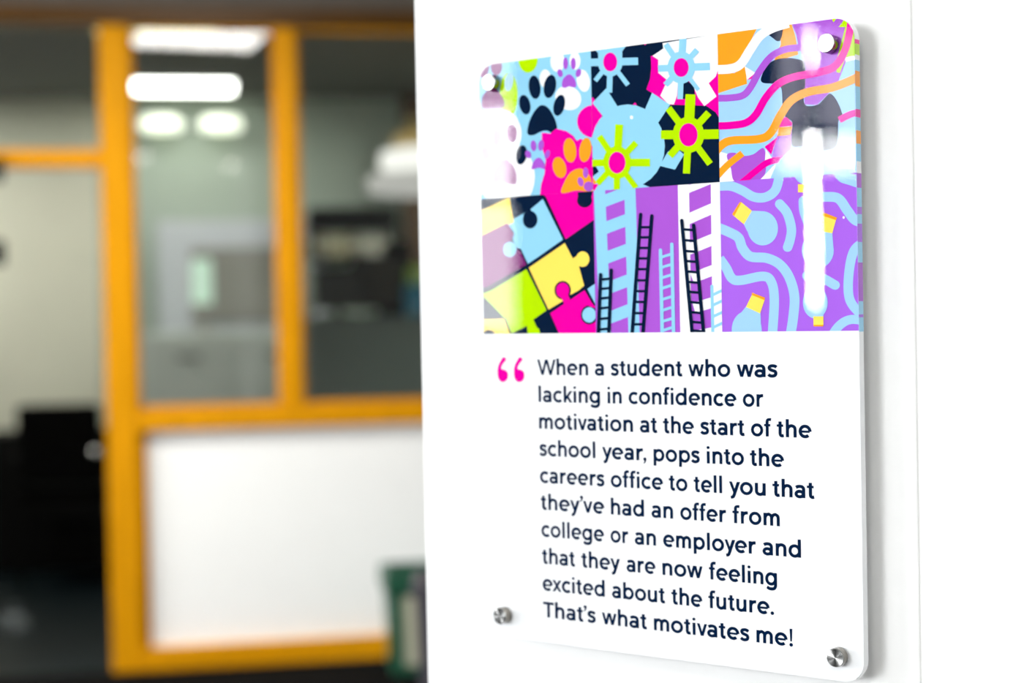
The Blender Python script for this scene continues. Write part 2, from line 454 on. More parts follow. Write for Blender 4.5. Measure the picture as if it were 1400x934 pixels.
T.motif('ink_patch', [('white', 'e', (190, 830, 135, 170, 0)), ('white', 'e', (150, 620, 110, 120, 0))])  # glare on the panel put in as white ink
paw('plum', [(137, 640, 24, 50, 0), (210, 620, 26, 44, 0), (85, 720, 24, 42, -10)], [(110, 850), (125, 790), (165, 745), (205, 760), (235, 820), (228, 868), (195, 870), (165, 862), (130, 876)])
T.motif('ink_patch', [('navy', 'e', (259, 725, 27, 48, 10))])
paw('purple', [(318, 680, 14, 27, -5), (355, 678, 14, 27, 8), (292, 722, 14, 20, -20), (386, 722, 12, 22, 20)], [(310, 795), (320, 755), (345, 738), (370, 765), (374, 795), (345, 788)])
paw('orange', [(497, 702, 31, 60, -6), (573, 700, 29, 60, 8), (446, 787, 32, 52, -14)], [(457, 912), (470, 860), (500, 812), (545, 792), (585, 812), (605, 860), (608, 905), (530, 900)])
paw('purple', [(575, 812, 13, 26, 0), (550, 857, 14, 23, -15)], (590, 880, 24, 24, 0))

# --- square 2: cogs
T = Tile(sheet(800, 30, 3.89), X1, X2, Z1, SH, 'navy', 'square printed with interlocking cogs on navy')
def cog(col, cx, cy, rx, ry, spokes, hub, wd):
    sh = []
    for x, y, k in spokes: sh.append((col, 's', [(cx, cy), (x, y)], wd * k))
    sh.append((col, 'e', (cx, cy, rx, ry, 0)))
    if hub: sh.append(('magenta', 'e', (cx, cy, hub[0], hub[1], 0)))
    T.motif('cog', sh)
T.motif('ink_patch', [('magenta', 'p', [(345, 180), (400, 170), (500, 200), (720, 240), (712, 515), (690, 480), (640, 445), (480, 440), (445, 440), (322, 358), (342, 300), (348, 240)])])
T.motif('ink_patch', [('white', 'p', [(408, 112), (705, 62), (704, 250), (690, 290), (653, 325), (695, 395), (630, 447), (596, 400), (575, 350), (570, 310), (490, 315), (484, 390), (468, 438), (440, 437), (396, 392), (425, 330), (428, 305), (385, 270), (385, 200), (354, 180), (412, 140)])])
T.motif('ink_patch', [('navy', 'p', [(490, 318), (540, 310), (577, 345), (580, 392), (520, 410), (486, 395)])])
T.motif('ink_patch', [('magenta', 'p', [(0, 415), (38, 400), (90, 490), (60, 560), (28, 615), (0, 610)])])
T.motif('ink_patch', [('magenta', 'p', [(248, 440), (262, 427), (272, 442)])])
T.motif('ink_patch', [('magenta', 'p', [(305, 112), (325, 112), (315, 124)])])
T.motif('cog', [('blue', 'p', [(35, 430), (108, 352), (172, 455), (90, 500)]), ('blue', 'p', [(352, 376), (448, 440), (385, 535), (312, 470)]),
                ('blue', 'p', [(436, 690), (485, 670), (522, 705), (474, 785), (392, 765)]), ('blue', 'e', (224, 660, 196, 222, 0)), ('blue', 'p', [(0, 850), (90, 780), (345, 880), (345, 930), (0, 930)])])
T.motif('ink_patch', [('white', 'e', (243, 507, 9, 10, 0))])
T.motif('ink_patch', [('magenta', 'p', [(20, 860), (68, 862), (45, 900)]), ('orange', 'l', [(32, 745), (20, 800), (50, 860)], 14)])
cog('blue', 130, 212, 66, 78, [(278, 208, 1), (224, 335, .62), (125, 375, .75), (50, 312, .62), (-10, 216, 1), (45, 120, .8), (205, 110, .9), (130, 80, 3.2)], (37, 50), 40)
cog('blue', 508, 242, 73, 86, [(517, 85, .95), (592, 148, .75), (660, 236, 1), (600, 362, .55), (502, 410, .75), (424, 335, .75), (385, 247, .9), (425, 118, .75)], (40, 50), 40)
cog('lime', 167, 748, 75, 88, [(178, 545, 1), (268, 642, .8), (342, 748, 1), (268, 882, .7), (165, 892, .8), (62, 860, .75), (34, 750, .9), (72, 608, .8)], (45, 58), 42)
cog('lime', 547, 600, 84, 96, [(558, 385, 1.2), (655, 482, .85), (712, 596, 1.15), (662, 755, .8), (536, 806, .85), (448, 712, .85), (400, 600, 1.05), (440, 458, .85)], (49, 62), 44)

# --- square 3: wavy lines
T = Tile(sheet(970, 10, 3.735), X2, X3, Z1, SH, 'paleblue', 'square printed with wavy orange, pink and white lines')
T.motif('ink_patch', [('orange', 'p', [(36, 125), (245, 95), (215, 155), (165, 250), (130, 285), (36, 300)]), ('orange', 'p', [(36, 335), (125, 335), (178, 285), (188, 390), (36, 440)])])
T.motif('ink_patch', [('white', 'p', [(176, 300), (232, 335), (188, 370)]), ('magenta', 'p', [(188, 370), (232, 333), (225, 362)])])
T.motif('ink_patch', [('purple', 'p', [(412, 70), (640, 40), (720, 60), (700, 260), (655, 375), (600, 445), (545, 498), (482, 495), (484, 280), (450, 190), (440, 140)])])
T.motif('ink_patch', [('lime', 'p', [(618, 50), (700, 45), (770, 100), (770, 250), (690, 258), (662, 335), (645, 330), (648, 260), (690, 100), (640, 100)])])
T.motif('ink_patch', [('white', 'l', [(690, 268), (730, 258), (775, 262)], 22)])
T.motif('ink_patch', [('orange', 'p', [(374, 80), (415, 80), (436, 150), (450, 240), (380, 262), (325, 275), (362, 185), (358, 150)])])
T.motif('ink_patch', [('navy', 'p', [(286, 130), (378, 82), (366, 150), (355, 172), (340, 172)])])
T.motif('silhouette', [('navy', 'sp', [(262, 352), (295, 292), (340, 265), (400, 258), (450, 265), (484, 282), (486, 380), (482, 492), (545, 498), (585, 462), (612, 440), (640, 465), (665, 515), (678, 566), (655, 580), (652, 680), (630, 720), (560, 732), (460, 722), (412, 692), (420, 590), (385, 560), (370, 500), (357, 400), (270, 385)])])
T.motif('wave_line', [('white', 'l', [(30, 318), (110, 312), (160, 285), (205, 215), (255, 145), (320, 105), (400, 80)], 46)])
T.motif('wave_line', [('purple', 'l', [(36, 464), (100, 462), (165, 450), (205, 410), (250, 330), (310, 252), (380, 215), (470, 202), (560, 185), (610, 130), (680, 40)], 35)])
T.motif('wave_line', [('blue', 'e', (195, 725, 90, 34, 0))])
T.motif('ink_patch', [('white', 'p', [(45, 735), (95, 750), (125, 890), (45, 895)])])
T.motif('ink_patch', [('purple', 'sp', [(85, 755), (120, 742), (170, 758), (220, 750), (272, 718), (285, 780), (280, 850), (240, 888), (170, 886), (120, 884), (105, 820)])])
T.motif('ink_patch', [('violet', 'p', [(340, 660), (418, 600), (412, 765), (310, 790)]), ('orange', 'p', [(350, 612), (420, 608), (410, 652), (342, 658)]), ('magenta', 'p', [(365, 565), (390, 560), (420, 590), (418, 604), (352, 612)])])
T.motif('ink_patch', [('magenta', 'p', [(278, 712), (346, 660), (312, 752)]), ('white', 'p', [(284, 722), (316, 770), (280, 782)]), ('white', 'p', [(332, 800), (346, 855), (320, 880), (256, 880)])])
T.motif('wave_line', [('orange', 'l', [(35, 862), (90, 805), (165, 745)], 34)])
T.motif('wave_line', [('magenta', 'l', [(150, 905), (235, 835), (300, 790), (405, 768)], 32)])
T.motif('wave_line', [('paleblue', 'l', [(310, 960), (350, 850), (400, 775), (470, 740), (540, 780), (600, 850), (640, 870), (780, 860)], 60)])
T.motif('wave_line', [('magenta', 'l', [(30, 606), (110, 602), (185, 588), (235, 545), (285, 460), (350, 390), (430, 355), (560, 330), (640, 298), (690, 215), (715, 110), (722, 30)], 38)])
T.motif('wave_line', [('orange', 'l', [(30, 735), (60, 702), (110, 680), (250, 672), (310, 640), (360, 550), (415, 475), (500, 432), (620, 410), (720, 372), (790, 335)], 42)])
T.motif('wave_line', [('magenta', 'l', [(660, 575), (720, 545), (790, 530)], 34)])

# --- square 4: jigsaw
T = Tile(sheet(640, 240, 4.06), 0, X1, Z0, Z1, 'navy', 'square printed with jigsaw pieces on navy')
T.motif('jigsaw_piece', [('magenta', 'p', [(405, 70), (700, 60), (700, 245), (537, 358), (425, 135)]), ('navy', 'e', (642, 138, 42, 40, 0)), ('navy', 'p', [(602, 60), (694, 60), (678, 130), (604, 120)])])
T.motif('jigsaw_piece', [('blue', 'p', [(212, 262), (300, 212), (345, 185), (410, 130), (522, 355), (328, 492), (290, 410), (262, 395), (240, 350), (252, 320)]), ('blue', 'e', (228, 410, 37, 42, 0)),
                         ('navy', 'e', (340, 245, 41, 49, 0)), ('navy', 'p', [(302, 214), (342, 183), (352, 215), (310, 235)])])
T.motif('jigsaw_piece', [('yellow', 'p', [(333, 512), (532, 375), (582, 470), (610, 500), (640, 612), (568, 672), (556, 640), (510, 640), (528, 695), (440, 746)]),
                         ('yellow', 'e', (632, 464, 37, 43, 0)), ('yellow', 'p', [(575, 462), (610, 440), (625, 500), (600, 510)])])
T.motif('jigsaw_piece', [('magenta', 'p', [(447, 768), (642, 637), (696, 730), (712, 900), (500, 900)]), ('navy', 'e', (521, 637, 46, 52, 0)), ('magenta', 'e', (521, 637, 36, 42, 0)), ('magenta', 'p', [(506, 660), (548, 655), (562, 690), (528, 715)])])
T.motif('jigsaw_piece', [('blue', 'p', [(655, 632), (715, 590), (715, 730), (697, 722)]), ('navy', 'e', (668, 774, 47, 53, 0)), ('blue', 'e', (668, 774, 38, 43, 0)), ('magenta', 'p', [(640, 700), (700, 715), (705, 735), (672, 728)])])
T.motif('jigsaw_piece', [('lime', 'p', [(70, 660), (130, 635), (320, 520), (432, 748), (358, 800), (395, 880), (235, 880), (198, 792)]), ('lime', 'p', [(330, 825), (390, 850), (400, 900), (320, 900)])])
T.motif('jigsaw_piece', [('navy', 'p', [(232, 880), (322, 835), (330, 900)])])
T.motif('jigsaw_piece', [('yellow', 'p', [(60, 800), (200, 795), (238, 900), (60, 900)]), ('navy', 'e', (112, 885, 34, 28, 0))])
T.motif('jigsaw_piece', [('yellow', 'p', [(60, 200), (225, 120), (250, 260), (100, 330), (60, 330)]), ('plum', 'p', [(60, 340), (215, 262), (250, 330), (225, 380), (285, 420), (320, 495), (130, 620), (60, 620)]), ('blue', 'e', (228, 410, 37, 42, 0))])
T.motif('jigsaw_outline', [('navy', 's', [(420, 115), (535, 362), (712, 240)], 11), ('navy', 's', [(535, 362), (325, 500), (40, 660)], 13)])
T.motif('jigsaw_outline', [('navy', 's', [(322, 505), (440, 752), (505, 900)], 11), ('navy', 's', [(440, 752), (525, 702)], 11), ('navy', 's', [(560, 672), (648, 622), (715, 582)], 11), ('navy', 's', [(648, 622), (700, 722)], 11)])
T.motif('jigsaw_outline', [('lime', 'e', (215, 745, 44, 48, 0)), ('navy', 's', [(200, 792), (238, 890)], 9)])

# --- square 5: ladders
T = Tile(sheet(800, 240, 4.06), X1, X2, Z0, Z1, 'purple', 'square printed with leaning ladders on purple')
def ladder(col, l0, l1, r0, r1, wd, rungs, rw, slant=0, cap='c'):
    sh = [(col, cap, [l0, l1], wd), (col, cap, [r0, r1], wd)]
    for y in rungs:
        t = (y - l0[1]) / (l1[1] - l0[1]); xl = l0[0] + (l1[0] - l0[0]) * t
        t = (y - slant - r0[1]) / (r1[1] - r0[1]); xr = r0[0] + (r1[0] - r0[0]) * t
        sh.append((col, 's', [(xl, y), (xr, y - slant)], rw))
    return T.motif('ladder', sh)
ladder('blue', (72, 0), (110, 900), (242, 0), (268, 900), 62, [150, 300, 465, 635, 800], 66, 62, 's')
T.motif('ladder', [('white', 's', [(541, 20), (556, 900)], 62), ('white', 's', [(721, 20), (732, 900)], 56), ('white', 's', [(560, 80), (720, 15)], 40),
                   ('white', 's', [(560, 245), (720, 175)], 58), ('white', 's', [(570, 410), (720, 348)], 62), ('white', 's', [(590, 570), (720, 520)], 58), ('white', 's', [(600, 735), (720, 700)], 58), ('white', 's', [(610, 880), (720, 860)], 40)])
T.motif('ladder', [('blue', 'e', (752, 750, 42, 135, 0)), ('white', 's', [(736, 600), (740, 900)], 52)])
ladder('blue', (700, 615), (706, 900), (762, 580), (770, 900), 17, [665, 722, 785, 845], 16, 30)
ladder('blue', (415, 415), (425, 900), (478, 382), (488, 900), 19, [455, 512, 570, 628, 690, 750, 812, 862], 15, 20)
ladder('navy', (305, 216), (256, 900), (367, 224), (316, 900), 19, [287, 343, 402, 460, 520, 582, 642, 702, 764, 826], 14)
ladder('navy', (83, 550), (70, 900), (142, 525), (128, 900), 19, [578, 630, 683, 738, 797, 856], 14, 6)
ladder('navy', (534, 250), (594, 900), (600, 276), (658, 900), 19, [298, 358, 418, 474, 532, 590, 645, 702, 758, 812, 860], 14, -6)

# --- square 6: light bulbs and squiggles
T = Tile(sheet(970, 230, 3.89), X2, X3, Z0, Z1, 'violet', 'square printed with light bulbs and blue squiggles on purple')
for nm, pts, wd in (('squiggle', [(40, 95), (110, 95), (170, 118), (230, 152), (290, 155), (340, 125), (362, 70), (372, -20)], 50),
                    ('squiggle', [(40, 315), (100, 340), (150, 370), (172, 425), (215, 470), (300, 478), (370, 512), (420, 580), (448, 680), (442, 790), (425, 900)], 52),
                    ('squiggle', [(50, 480), (85, 530), (115, 585), (160, 597), (280, 575), (325, 605), (341, 700), (330, 900)], 50),
                    ('squiggle', [(500, 150), (600, 152), (680, 160), (730, 225), (770, 275), (830, 295)], 52),
                    ('squiggle', [(830, 385), (765, 440), (738, 560), (740, 690), (790, 765), (840, 790)], 50),
                    ('squiggle', [(640, 900), (690, 835), (750, 805), (840, 815)], 48)):
    T.motif(nm, [('paleblue', 'l', pts, wd)])
T.motif('squiggle', [('paleblue', 'c', [(370, 190), (410, 240), (432, 320), (425, 380), (412, 420)], 50)])
T.motif('squiggle', [('paleblue', 'c', [(495, 175), (500, 230), (525, 300)], 50)])
T.motif('squiggle', [('paleblue', 'c', [(515, 572), (590, 582), (665, 622)], 50)])
T.motif('squiggle', [('paleblue', 'l', [(670, -20), (700, 40), (750, 60), (840, 90)], 62)])
def bulb(ball, neck, cap, capside):
    T.motif('light_bulb', [('paleblue', 'e', ball), ('paleblue', 'p', neck), ('yellow', 'p', cap), ('orange', 'p', capside)])
bulb((280, 320, 81, 91, 0), [(222, 226), (290, 229), (330, 300), (220, 370), (196, 332), (178, 296)], [(165, 180), (222, 226), (180, 298), (121, 250)], [(156, 182), (168, 178), (128, 255), (117, 244)])
bulb((573, 437, 85, 95, 0), [(580, 335), (650, 345), (656, 420), (500, 430), (530, 380)], [(596, 238), (672, 265), (650, 346), (590, 336)], [(596, 232), (676, 263), (670, 276), (592, 250)])
bulb((195, 860, 80, 100, 0), [(190, 738), (268, 768), (272, 860), (118, 860), (140, 800)], [(228, 662), (291, 698), (266, 773), (191, 738)], [(222, 662), (292, 688), (290, 702), (222, 674)])
bulb((560, 715, 66, 85, 0), [(550, 700), (605, 700), (603, 790), (550, 790)], [(550, 788), (603, 788), (603, 838), (550, 838)], [(550, 834), (603, 834), (601, 842), (552, 842)])
T.motif('light_bulb', [('yellow', 'p', [(468, 85), (545, 85), (545, 128), (468, 128)]), ('paleblue', 'e', (510, 30, 60, 56, 0))])
T.motif('ink_patch', [('white', 'e', (711, 262, 6, 7, 0))])

# --- right hand edge of the clear panel: refraction of the print put in as coloured strips
def edge_z(y): return 0.42 - (y - 22) / 915 * 0.42
seg = [(54, 60, 'magenta'), (60, 75, 'lime'), (75, 82, 'white'), (82, 97, 'blue'), (97, 118, 'orange'), (118, 149, 'blue'), (149, 160, 'magenta'),
       (160, 178, 'blue'), (178, 196, 'orange'), (196, 220, 'blue'), (220, 236, 'white'), (236, 256, 'purple'), (256, 282, 'blue'), (282, 292, 'violet'),
       (292, 305, 'blue'), (305, 330, 'violet'), (330, 358, 'blue'), (358, 411, 'purple'), (411, 429, 'blue'), (429, 433, 'violet'), (433, 452.5, 'blue')]
for a, b, c in seg:
    mb = MB().box(SW - 0.0008, SW - 0.00045, 0.0012, 0.0079, edge_z(b), edge_z(a))
    mb.build('refracted_edge', MI[c], sign)

# --- quotation marks
g = sheet(670, 475, 15.57)
for dx in (0, 348):
    mb = MB()
    o = smooth([(262, 212), (205, 300), (160, 400), (145, 520), (158, 640), (205, 718), (262, 738), (320, 715), (362, 650), (370, 580), (350, 520), (300, 482), (238, 468), (225, 430), (262, 350), (328, 255)], 5, True)
    for t in tri([g(x + dx - 3, y) for x, y in o]): mb.poly([(x, 0.00095, z) for x, z in ccw(t)])
    mb.build('quotation_mark', MI['magenta'], sign)

# ------------------------------------------------------------------ lettering (capital height 1, lower case 0.69)
SWD = 0.176; XH = 0.69
def arc(cx, cy, rx, ry, a0, a1, n=14):
    return [(cx + rx * math.cos(math.radians(a0 + (a1 - a0) * i / n)), cy + ry * math.sin(math.radians(a0 + (a1 - a0) * i / n))) for i in range(n + 1)]
def G(ink, l, r, strokes, dots=(), polys=()): return dict(ink=ink, l=l, r=r, s=strokes, d=dots, p=polys)
B_ = 1.6
ARCH = lambda x0, x1: [(x0, 0.36), (x0 + 0.015, 0.46), (x0 + 0.075, 0.57), (x0 + 0.20, 0.628), (x1 - 0.12, 0.612), (x1 - 0.03, 0.55), (x1, 0.44), (x1, 0.30), (x1, 0)]
GL = {}
GL['n'] = G(.575, .095, .085, [([(.075, 0), (.075, .69)], 0), (ARCH(.075, .5), 1)])
GL['h'] = G(.575, .095, .085, [([(.075, 0), (.075, 1.03)], 0), (ARCH(.075, .5), 1)])
GL['m'] = G(.905, .095, .085, [([(.075, 0), (.075, .69)], 0), (ARCH(.075, .4525), 1), (ARCH(.4525, .83), 1)])
GL['u'] = G(.575, .085, .095, [([(.5, 0), (.5, .69)], 0), ([(.575 - x, XH - y) for x, y in ARCH(.075, .5)], 1)])
GL['r'] = G(.40, .095, .02, [([(.075, 0), (.075, .69)], 0), ([(.075, .34), (.10, .46), (.17, .56), (.28, .61), (.40, .615)], 1)])
GL['o'] = G(.70, .05, .05, [(arc(.35, .345, .277, .283, 0, 360, 32), 2)])
GL['c'] = G(.585, .05, .03, [(arc(.35, .345, .277, .283, 47, 313, 24), 0)])
GL['e'] = G(.665, .05, .05, [([(.09, .335), (.60, .335)], 0, .12), (arc(.345, .345, .27, .283, -2, 312, 28), 0)])
GL['d'] = G(.67, .05, .095, [([(.595, 0), (.595, 1.03)], 0), (arc(.335, .345, .262, .283, 0, 360, 30), 2)])
GL['b'] = G(.67, .095, .05, [([(.075, 0), (.075, 1.03)], 0), (arc(.335, .345, .262, .283, 0, 360, 30), 2)])
GL['p'] = G(.67, .095, .05, [([(.075, -.27), (.075, .69)], 0), (arc(.335, .345, .262, .283, 0, 360, 30), 2)])
GL['g'] = G(.67, .05, .095, [(arc(.335, .345, .262, .283, 0, 360, 30), 2), ([(.595, .69), (.595, .30), (.595, .02), (.57, -.10), (.48, -.185), (.33, -.205), (.20, -.18), (.09, -.115)], 1)])
GL['a'] = G(.565, .05, .085, [([(.07, .555), (.16, .605), (.28, .625), (.40, .605), (.47, .54), (.49, .44), (.49, .25), (.49, 0)], 1), (arc(.27, .205, .197, .148, 0, 360, 26), 2)])
GL['s'] = G(.50, .04, .04, [([(.46, .545), (.38, .605), (.26, .628), (.13, .595), (.085, .505), (.14, .415), (.26, .365), (.38, .315), (.425, .21), (.37, .10), (.24, .062), (.12, .085), (.035, .155)], 1)])
GL['t'] = G(.40, .02, .03, [([(.19, .87), (.19, .40), (.19, .20), (.21, .11), (.28, .065), (.39, .085)], 1), ([(.0, .625), (.37, .625)], 0, .13)])
GL['f'] = G(.42, .02, -.01, [([(.42, .965), (.33, .975), (.24, .955), (.19, .89), (.18, .80), (.18, .60), (.18, 0)], 1), ([(.0, .625), (.37, .625)], 0, .13)])
GL['i'] = G(.17, .085, .085, [([(.085, 0), (.085, .69)], 0)], [(.085, .925, .095)])
GL['l'] = G(.15, .10, .10, [([(.075, 0), (.075, 1.03)], 0)])
GL['k'] = G(.57, .095, .0, [([(.075, 0), (.075, 1.03)], 0), ([(.13, .22), (.56, .78)], 3), ([(.20, .42), (.53, -.08)], 3)])
GL['v'] = G(.60, .0, .0, [([(.045, .80), (.305, -.02)], 3), ([(.295, -.02), (.555, .80)], 3)])
GL['x'] = G(.60, .0, .0, [([(.02, .78), (.58, -.09)], 3), ([(.02, -.09), (.58, .78)], 3)])
GL['w'] = G(.92, .0, .0, [([(.045, .80), (.27, -.03)], 3), ([(.255, -.03), (.47, .80)], 3), ([(.45, .80), (.665, -.03)], 3), ([(.65, -.03), (.875, .80)], 3)])
GL['y'] = G(.62, .0, .0, [([(.04, .80), (.325, .04)], 3), ([(.58, .80), (.33, .10), (.27, -.07), (.21, -.165), (.09, -.19)], 4)])
GL['W'] = G(1.26, .0, .0, [([(.05, 1.1), (.365, -.04)], 3), ([(.345, -.04), (.64, 1.1)], 3), ([(.62, 1.1), (.915, -.04)], 3), ([(.895, -.04), (1.21, 1.1)], 3)])
GL['T'] = G(.70, .02, .0, [([(0, .925), (.70, .925)], 0), ([(.35, 0), (.35, .93)], 0)])
GL['.'] = G(.19, .05, .05, [], [(.095, .085, .1)])
GL['!'] = G(.19, .09, .05, [], [(.095, .085, .1)], [[(.02, 1.0), (.05, .27), (.14, .27), (.17, 1.0)]])
GL[','] = G(.20, .02, .05, [], [(.105, .085, .098)], [[(.20, .07), (.165, -.06), (.07, -.19), (.015, -.17), (.085, -.02), (.10, .05)]])
GL['’'] = G(.20, .0, .0, [], [(.10, .93, .105)], [[(.205, .93), (.17, .78), (.07, .62), (.0, .65), (.085, .80), (.10, .90)]])

def glyph_polys(ch):
    q = GL[ch]; out = []
    hi = 1.0 if ch in 'WT' else XH
    for s in q['s']:
        pts, kind = s[0], s[1]; wd = s[2] if len(s) > 2 else SWD
        if kind == 1: pts = smooth(pts, 5)
        if kind == 4: pts = [pts[0]] + smooth(pts[1:], 6)
        if kind == 2: polys = ribbon(pts[:-1], wd * 0.97, True)
        else: polys = ribbon(pts, wd * (0.86 if kind == 3 else 1.0))
        if kind in (3, 4):
            lo = 0 if kind == 3 else -.5
            top = 1.03 if (ch == 'k' and False) else hi
            polys = [clip_convex(ccw(p), [(-1, lo), (3, lo), (3, top), (-1, top)]) for p in polys]
        out.append([p for p in polys if len(p) >= 3])
    for d in q['d']: out.append([ellipse(d[0], d[1], d[2], d[2], 0, 20)])
    for p in q['p']: out.append(tri(p))
    return out
LINES = [
 (.1933, ['When', 48.58, 92.35, 'a', 98.0, 105.56, 'student', 111.31, 168.6, 'who', 173.08, 205.03, 'was', 209.76, 239.52]),
 (.1739, ['lacking', 49.3, 101.92, 'in', 108.18, 119.79, 'confidence', 125.52, 208.97, 'or', 214.06, 229.04]),
 (.1546, ['motivation', 49.37, 128.56, 'at', 134.23, 148.15, 'the', 152.55, 176.49, 'start', 181.77, 215.0, 'of', 219.73, 234.52, 'the', 238.26, 262.66]),
 (.1352, ['school', 49.24, 97.17, 'year,', 102.79, 139.12, 'pops', 144.79, 180.78, 'into', 186.2, 214.05, 'the', 218.41, 242.84]),
 (.1158, ['careers', 49.25, 104.33, 'office', 109.66, 151.6, 'to', 156.33, 170.94, 'tell', 175.74, 197.4, 'you', 202.61, 229.65, 'that', 234.52, 264.4]),
 (.0965, ['they’ve', 49.25, 103.55, 'had', 109.37, 136.33, 'an', 142.37, 159.33, 'offer', 165.11, 200.22, 'from', 204.81, 239.44]),
 (.0771, ['college', 49.64, 102.95, 'or', 108.66, 123.26, 'an', 128.49, 145.48, 'employer', 151.28, 221.86, 'and', 226.72, 254.25]),
 (.0576, ['that', 49.52, 78.33, 'they', 83.57, 116.03, 'are', 121.42, 144.5, 'now', 150.31, 181.64, 'feeling', 186.33, 236.76]),
 (.0383, ['excited', 49.79, 102.91, 'about', 109.04, 152.01, 'the', 156.85, 180.65, 'future.', 185.52, 234.36]),
 (.0190, ['That’s', 49.73, 95.03, 'what', 100.17, 137.16, 'motivates', 142.78, 215.92, 'me!', 221.24, 247.6])]
CAP = 0.01150
def zmap(z, ch):
    if ch in 'WT': return z * 0.955
    return z * 1.03 if z < XH else XH * 1.03 + (z - XH) * (1.02 - XH * 1.03) / (1.03 - XH)
KERN = {('W', 'h'): -.02, ('T', 'h'): -.01, ('y', '’'): .03, ('’', 'v'): .0, ('r', ','): -.04, ('w', 'a'): -.02, ('y', 'e'): -.04, ('y', 'o'): -.04, ('v', 'a'): -.04, ('e', 'x'): -.02}
for z, row in LINES:
    ln = None
    for i in range(0, len(row), 3):
        word, a0, a1 = row[i], row[i + 1] / 1000, row[i + 2] / 1000
        xs = []; x = 0
        for k, ch in enumerate(word):
            if k: x += GL[word[k - 1]]['r'] + GL[ch]['l'] + KERN.get((word[k - 1], ch), 0)
            xs.append(x); x += GL[ch]['ink']
        sx = (a1 - a0 - 0.0002) / x
        mb = MB(); y = 0.00098
        for k, ch in enumerate(word):
            for grp in glyph_polys(ch):
                for p in grp: mb.poly([(a0 + (xs[k] + px) * sx, y, z + zmap(pz, ch) * CAP) for px, pz in ccw(p)])
                y -= 0.000004
        if ln is None:
            ln = mb.build('printed_text_line', MI['text'], sign)
            ln['label'] = 'printed line beginning with "%s"' % word
        else:
            mb.build('printed_word', MI['text'], ln)

# --- four stand-off fixings with brushed steel caps
def bolt(x, z):
    e = bpy.data.objects.new('standoff', None)
    r = 0.0060; L = 0.0062
    mb = MB().lathe([(r, 0.023), (r, 0.0082), (0.0001, 0.0082)], 'Y', 40)
    o = mb.build('standoff', M_steel_side, sign, smooth=False); o.location = (x, 0, z)
    c = MB().lathe([(0.00001, -L), (r - 0.0004, -L), (r, -L + 0.0004)], 'Y', 48).build('cap_face', M_steel, o)
    s = MB().lathe([(r, -L + 0.0004), (r, -0.0001)], 'Y', 48).build('cap_side', M_steel_side, o, smooth=True)
    bpy.data.objects.remove(e)
for x, z in ((0.0147, 0.4052), (0.2802, 0.4036), (0.2802, 0.0166), (0.0157, 0.0174)): bolt(x, z)

# ------------------------------------------------------------------ office furniture and lamps
def office_light(x, y, z, sx, sy, m, label):
    t = thing('ceiling_light', label, 'ceiling light', (x, y, z), PA)
    fb = MB(); a, b, wdt = sx / 2, sy / 2, 0.018
    fb.box(-a - wdt, a + wdt, -b - wdt, -b, -0.012, 0.012).box(-a - wdt, a + wdt, b, b + wdt, -0.012, 0.012).box(-a - wdt, -a, -b, b, -0.012, 0.012).box(a, a + wdt, -b, b, -0.012, 0.012)
    fb.build('frame', M_oceil, t)
    MB().box(-a, a, -b, b, -0.008, 0.012).build('diffuser', m, t)
    return t
office_light(-1.47, 6.78, 2.515, 0.50, 0.26, M_lamp_far, 'office ceiling light cut by the orange post, nearest the wooden screen')
office_light(-1.70, 8.50, 2.515, 0.52, 0.46, M_lamp, 'brightest rectangular ceiling light in the middle of the office, right of the orange post')
office_light(0.9, 7.6, 2.515, 0.6, 1.2, M_fill_strong, 'added office fill light hidden behind the white wall')  # unseen fixture added to brighten the office
office_light(-3.3, 7.7, 2.515, 0.6, 1.2, M_fill_mid, 'added fill light out of view above the left side of the office')  # unseen fixture added to brighten the cream wall
# pair of glowing shapes on the back wall
t = thing('wall_glow', 'pale pair of glowing shapes high on the grey-green wall, below the brightest ceiling light', 'lamp', (-1.775, 9.07, 2.37), PA)
MB().box(-0.27, 0.27, -0.03, 0.012, -0.012, 0.012).build('bar', M_grey, t)
for s in (-1, 1):
    MB().lathe([(0.02, -0.055), (0.085, -0.05), (0.095, 0.0), (0.075, 0.045), (0.0001, 0.05)]).build('shade', M_glow_soft, t, smooth=True).matrix_local = Matrix.Translation((s * 0.165, -0.115, 0)) @ Matrix.Diagonal((1.25, 0.9, 0.8, 1))
# stacked glowing tiers made up for a receding row of ceiling lights
t = thing('tiered_light_stand_in', 'made-up stack of glowing tiers for a row of ceiling lights beside the white wall edge', 'lamp', (-0.22, 7.6, 1.85), 0)
for k, (r, z0, z1, e) in enumerate(((0.445, 0.012, 0.090, (0.95, .93, .88, 0.38)), (0.385, 0.118, 0.200, (1, .98, .92, 0.85)), (0.325, 0.222, 0.278, (0.85, .58, .16, 0.28)), (0.26, 0.31, 0.36, (0.55, .40, .08, 0.1)))):
    mm = mat('tier_shade', (0.07, 0.065, 0.05), 0.6, emit=e)
    MB().lathe([(0.001, z0), (r * 0.96, z0), (r, z0 + 0.01), (r, z1 - 0.01), (r * 0.96, z1), (0.001, z1)]).build('tier', mm, t)
MB().tube((0, 0, 0.01), (0, 0, 0.65), 0.012).build('rod', M_black, t)

# brown wooden post behind the tiers
t = thing('wooden_post', 'dark brown wooden post at the back of the office beside the white wall edge', 'post', (-0.46, 9.10, -0.010), PA)
MB().box(-0.14, 0.14, -0.06, 0.06, 0, 2.53).build('post', M_brown, t, bevel=0.01)
MB().box(-0.16, 0.16, -0.08, 0.08, 0, 0.12).build('plinth', M_dwood_shade, t, bevel=0.01)

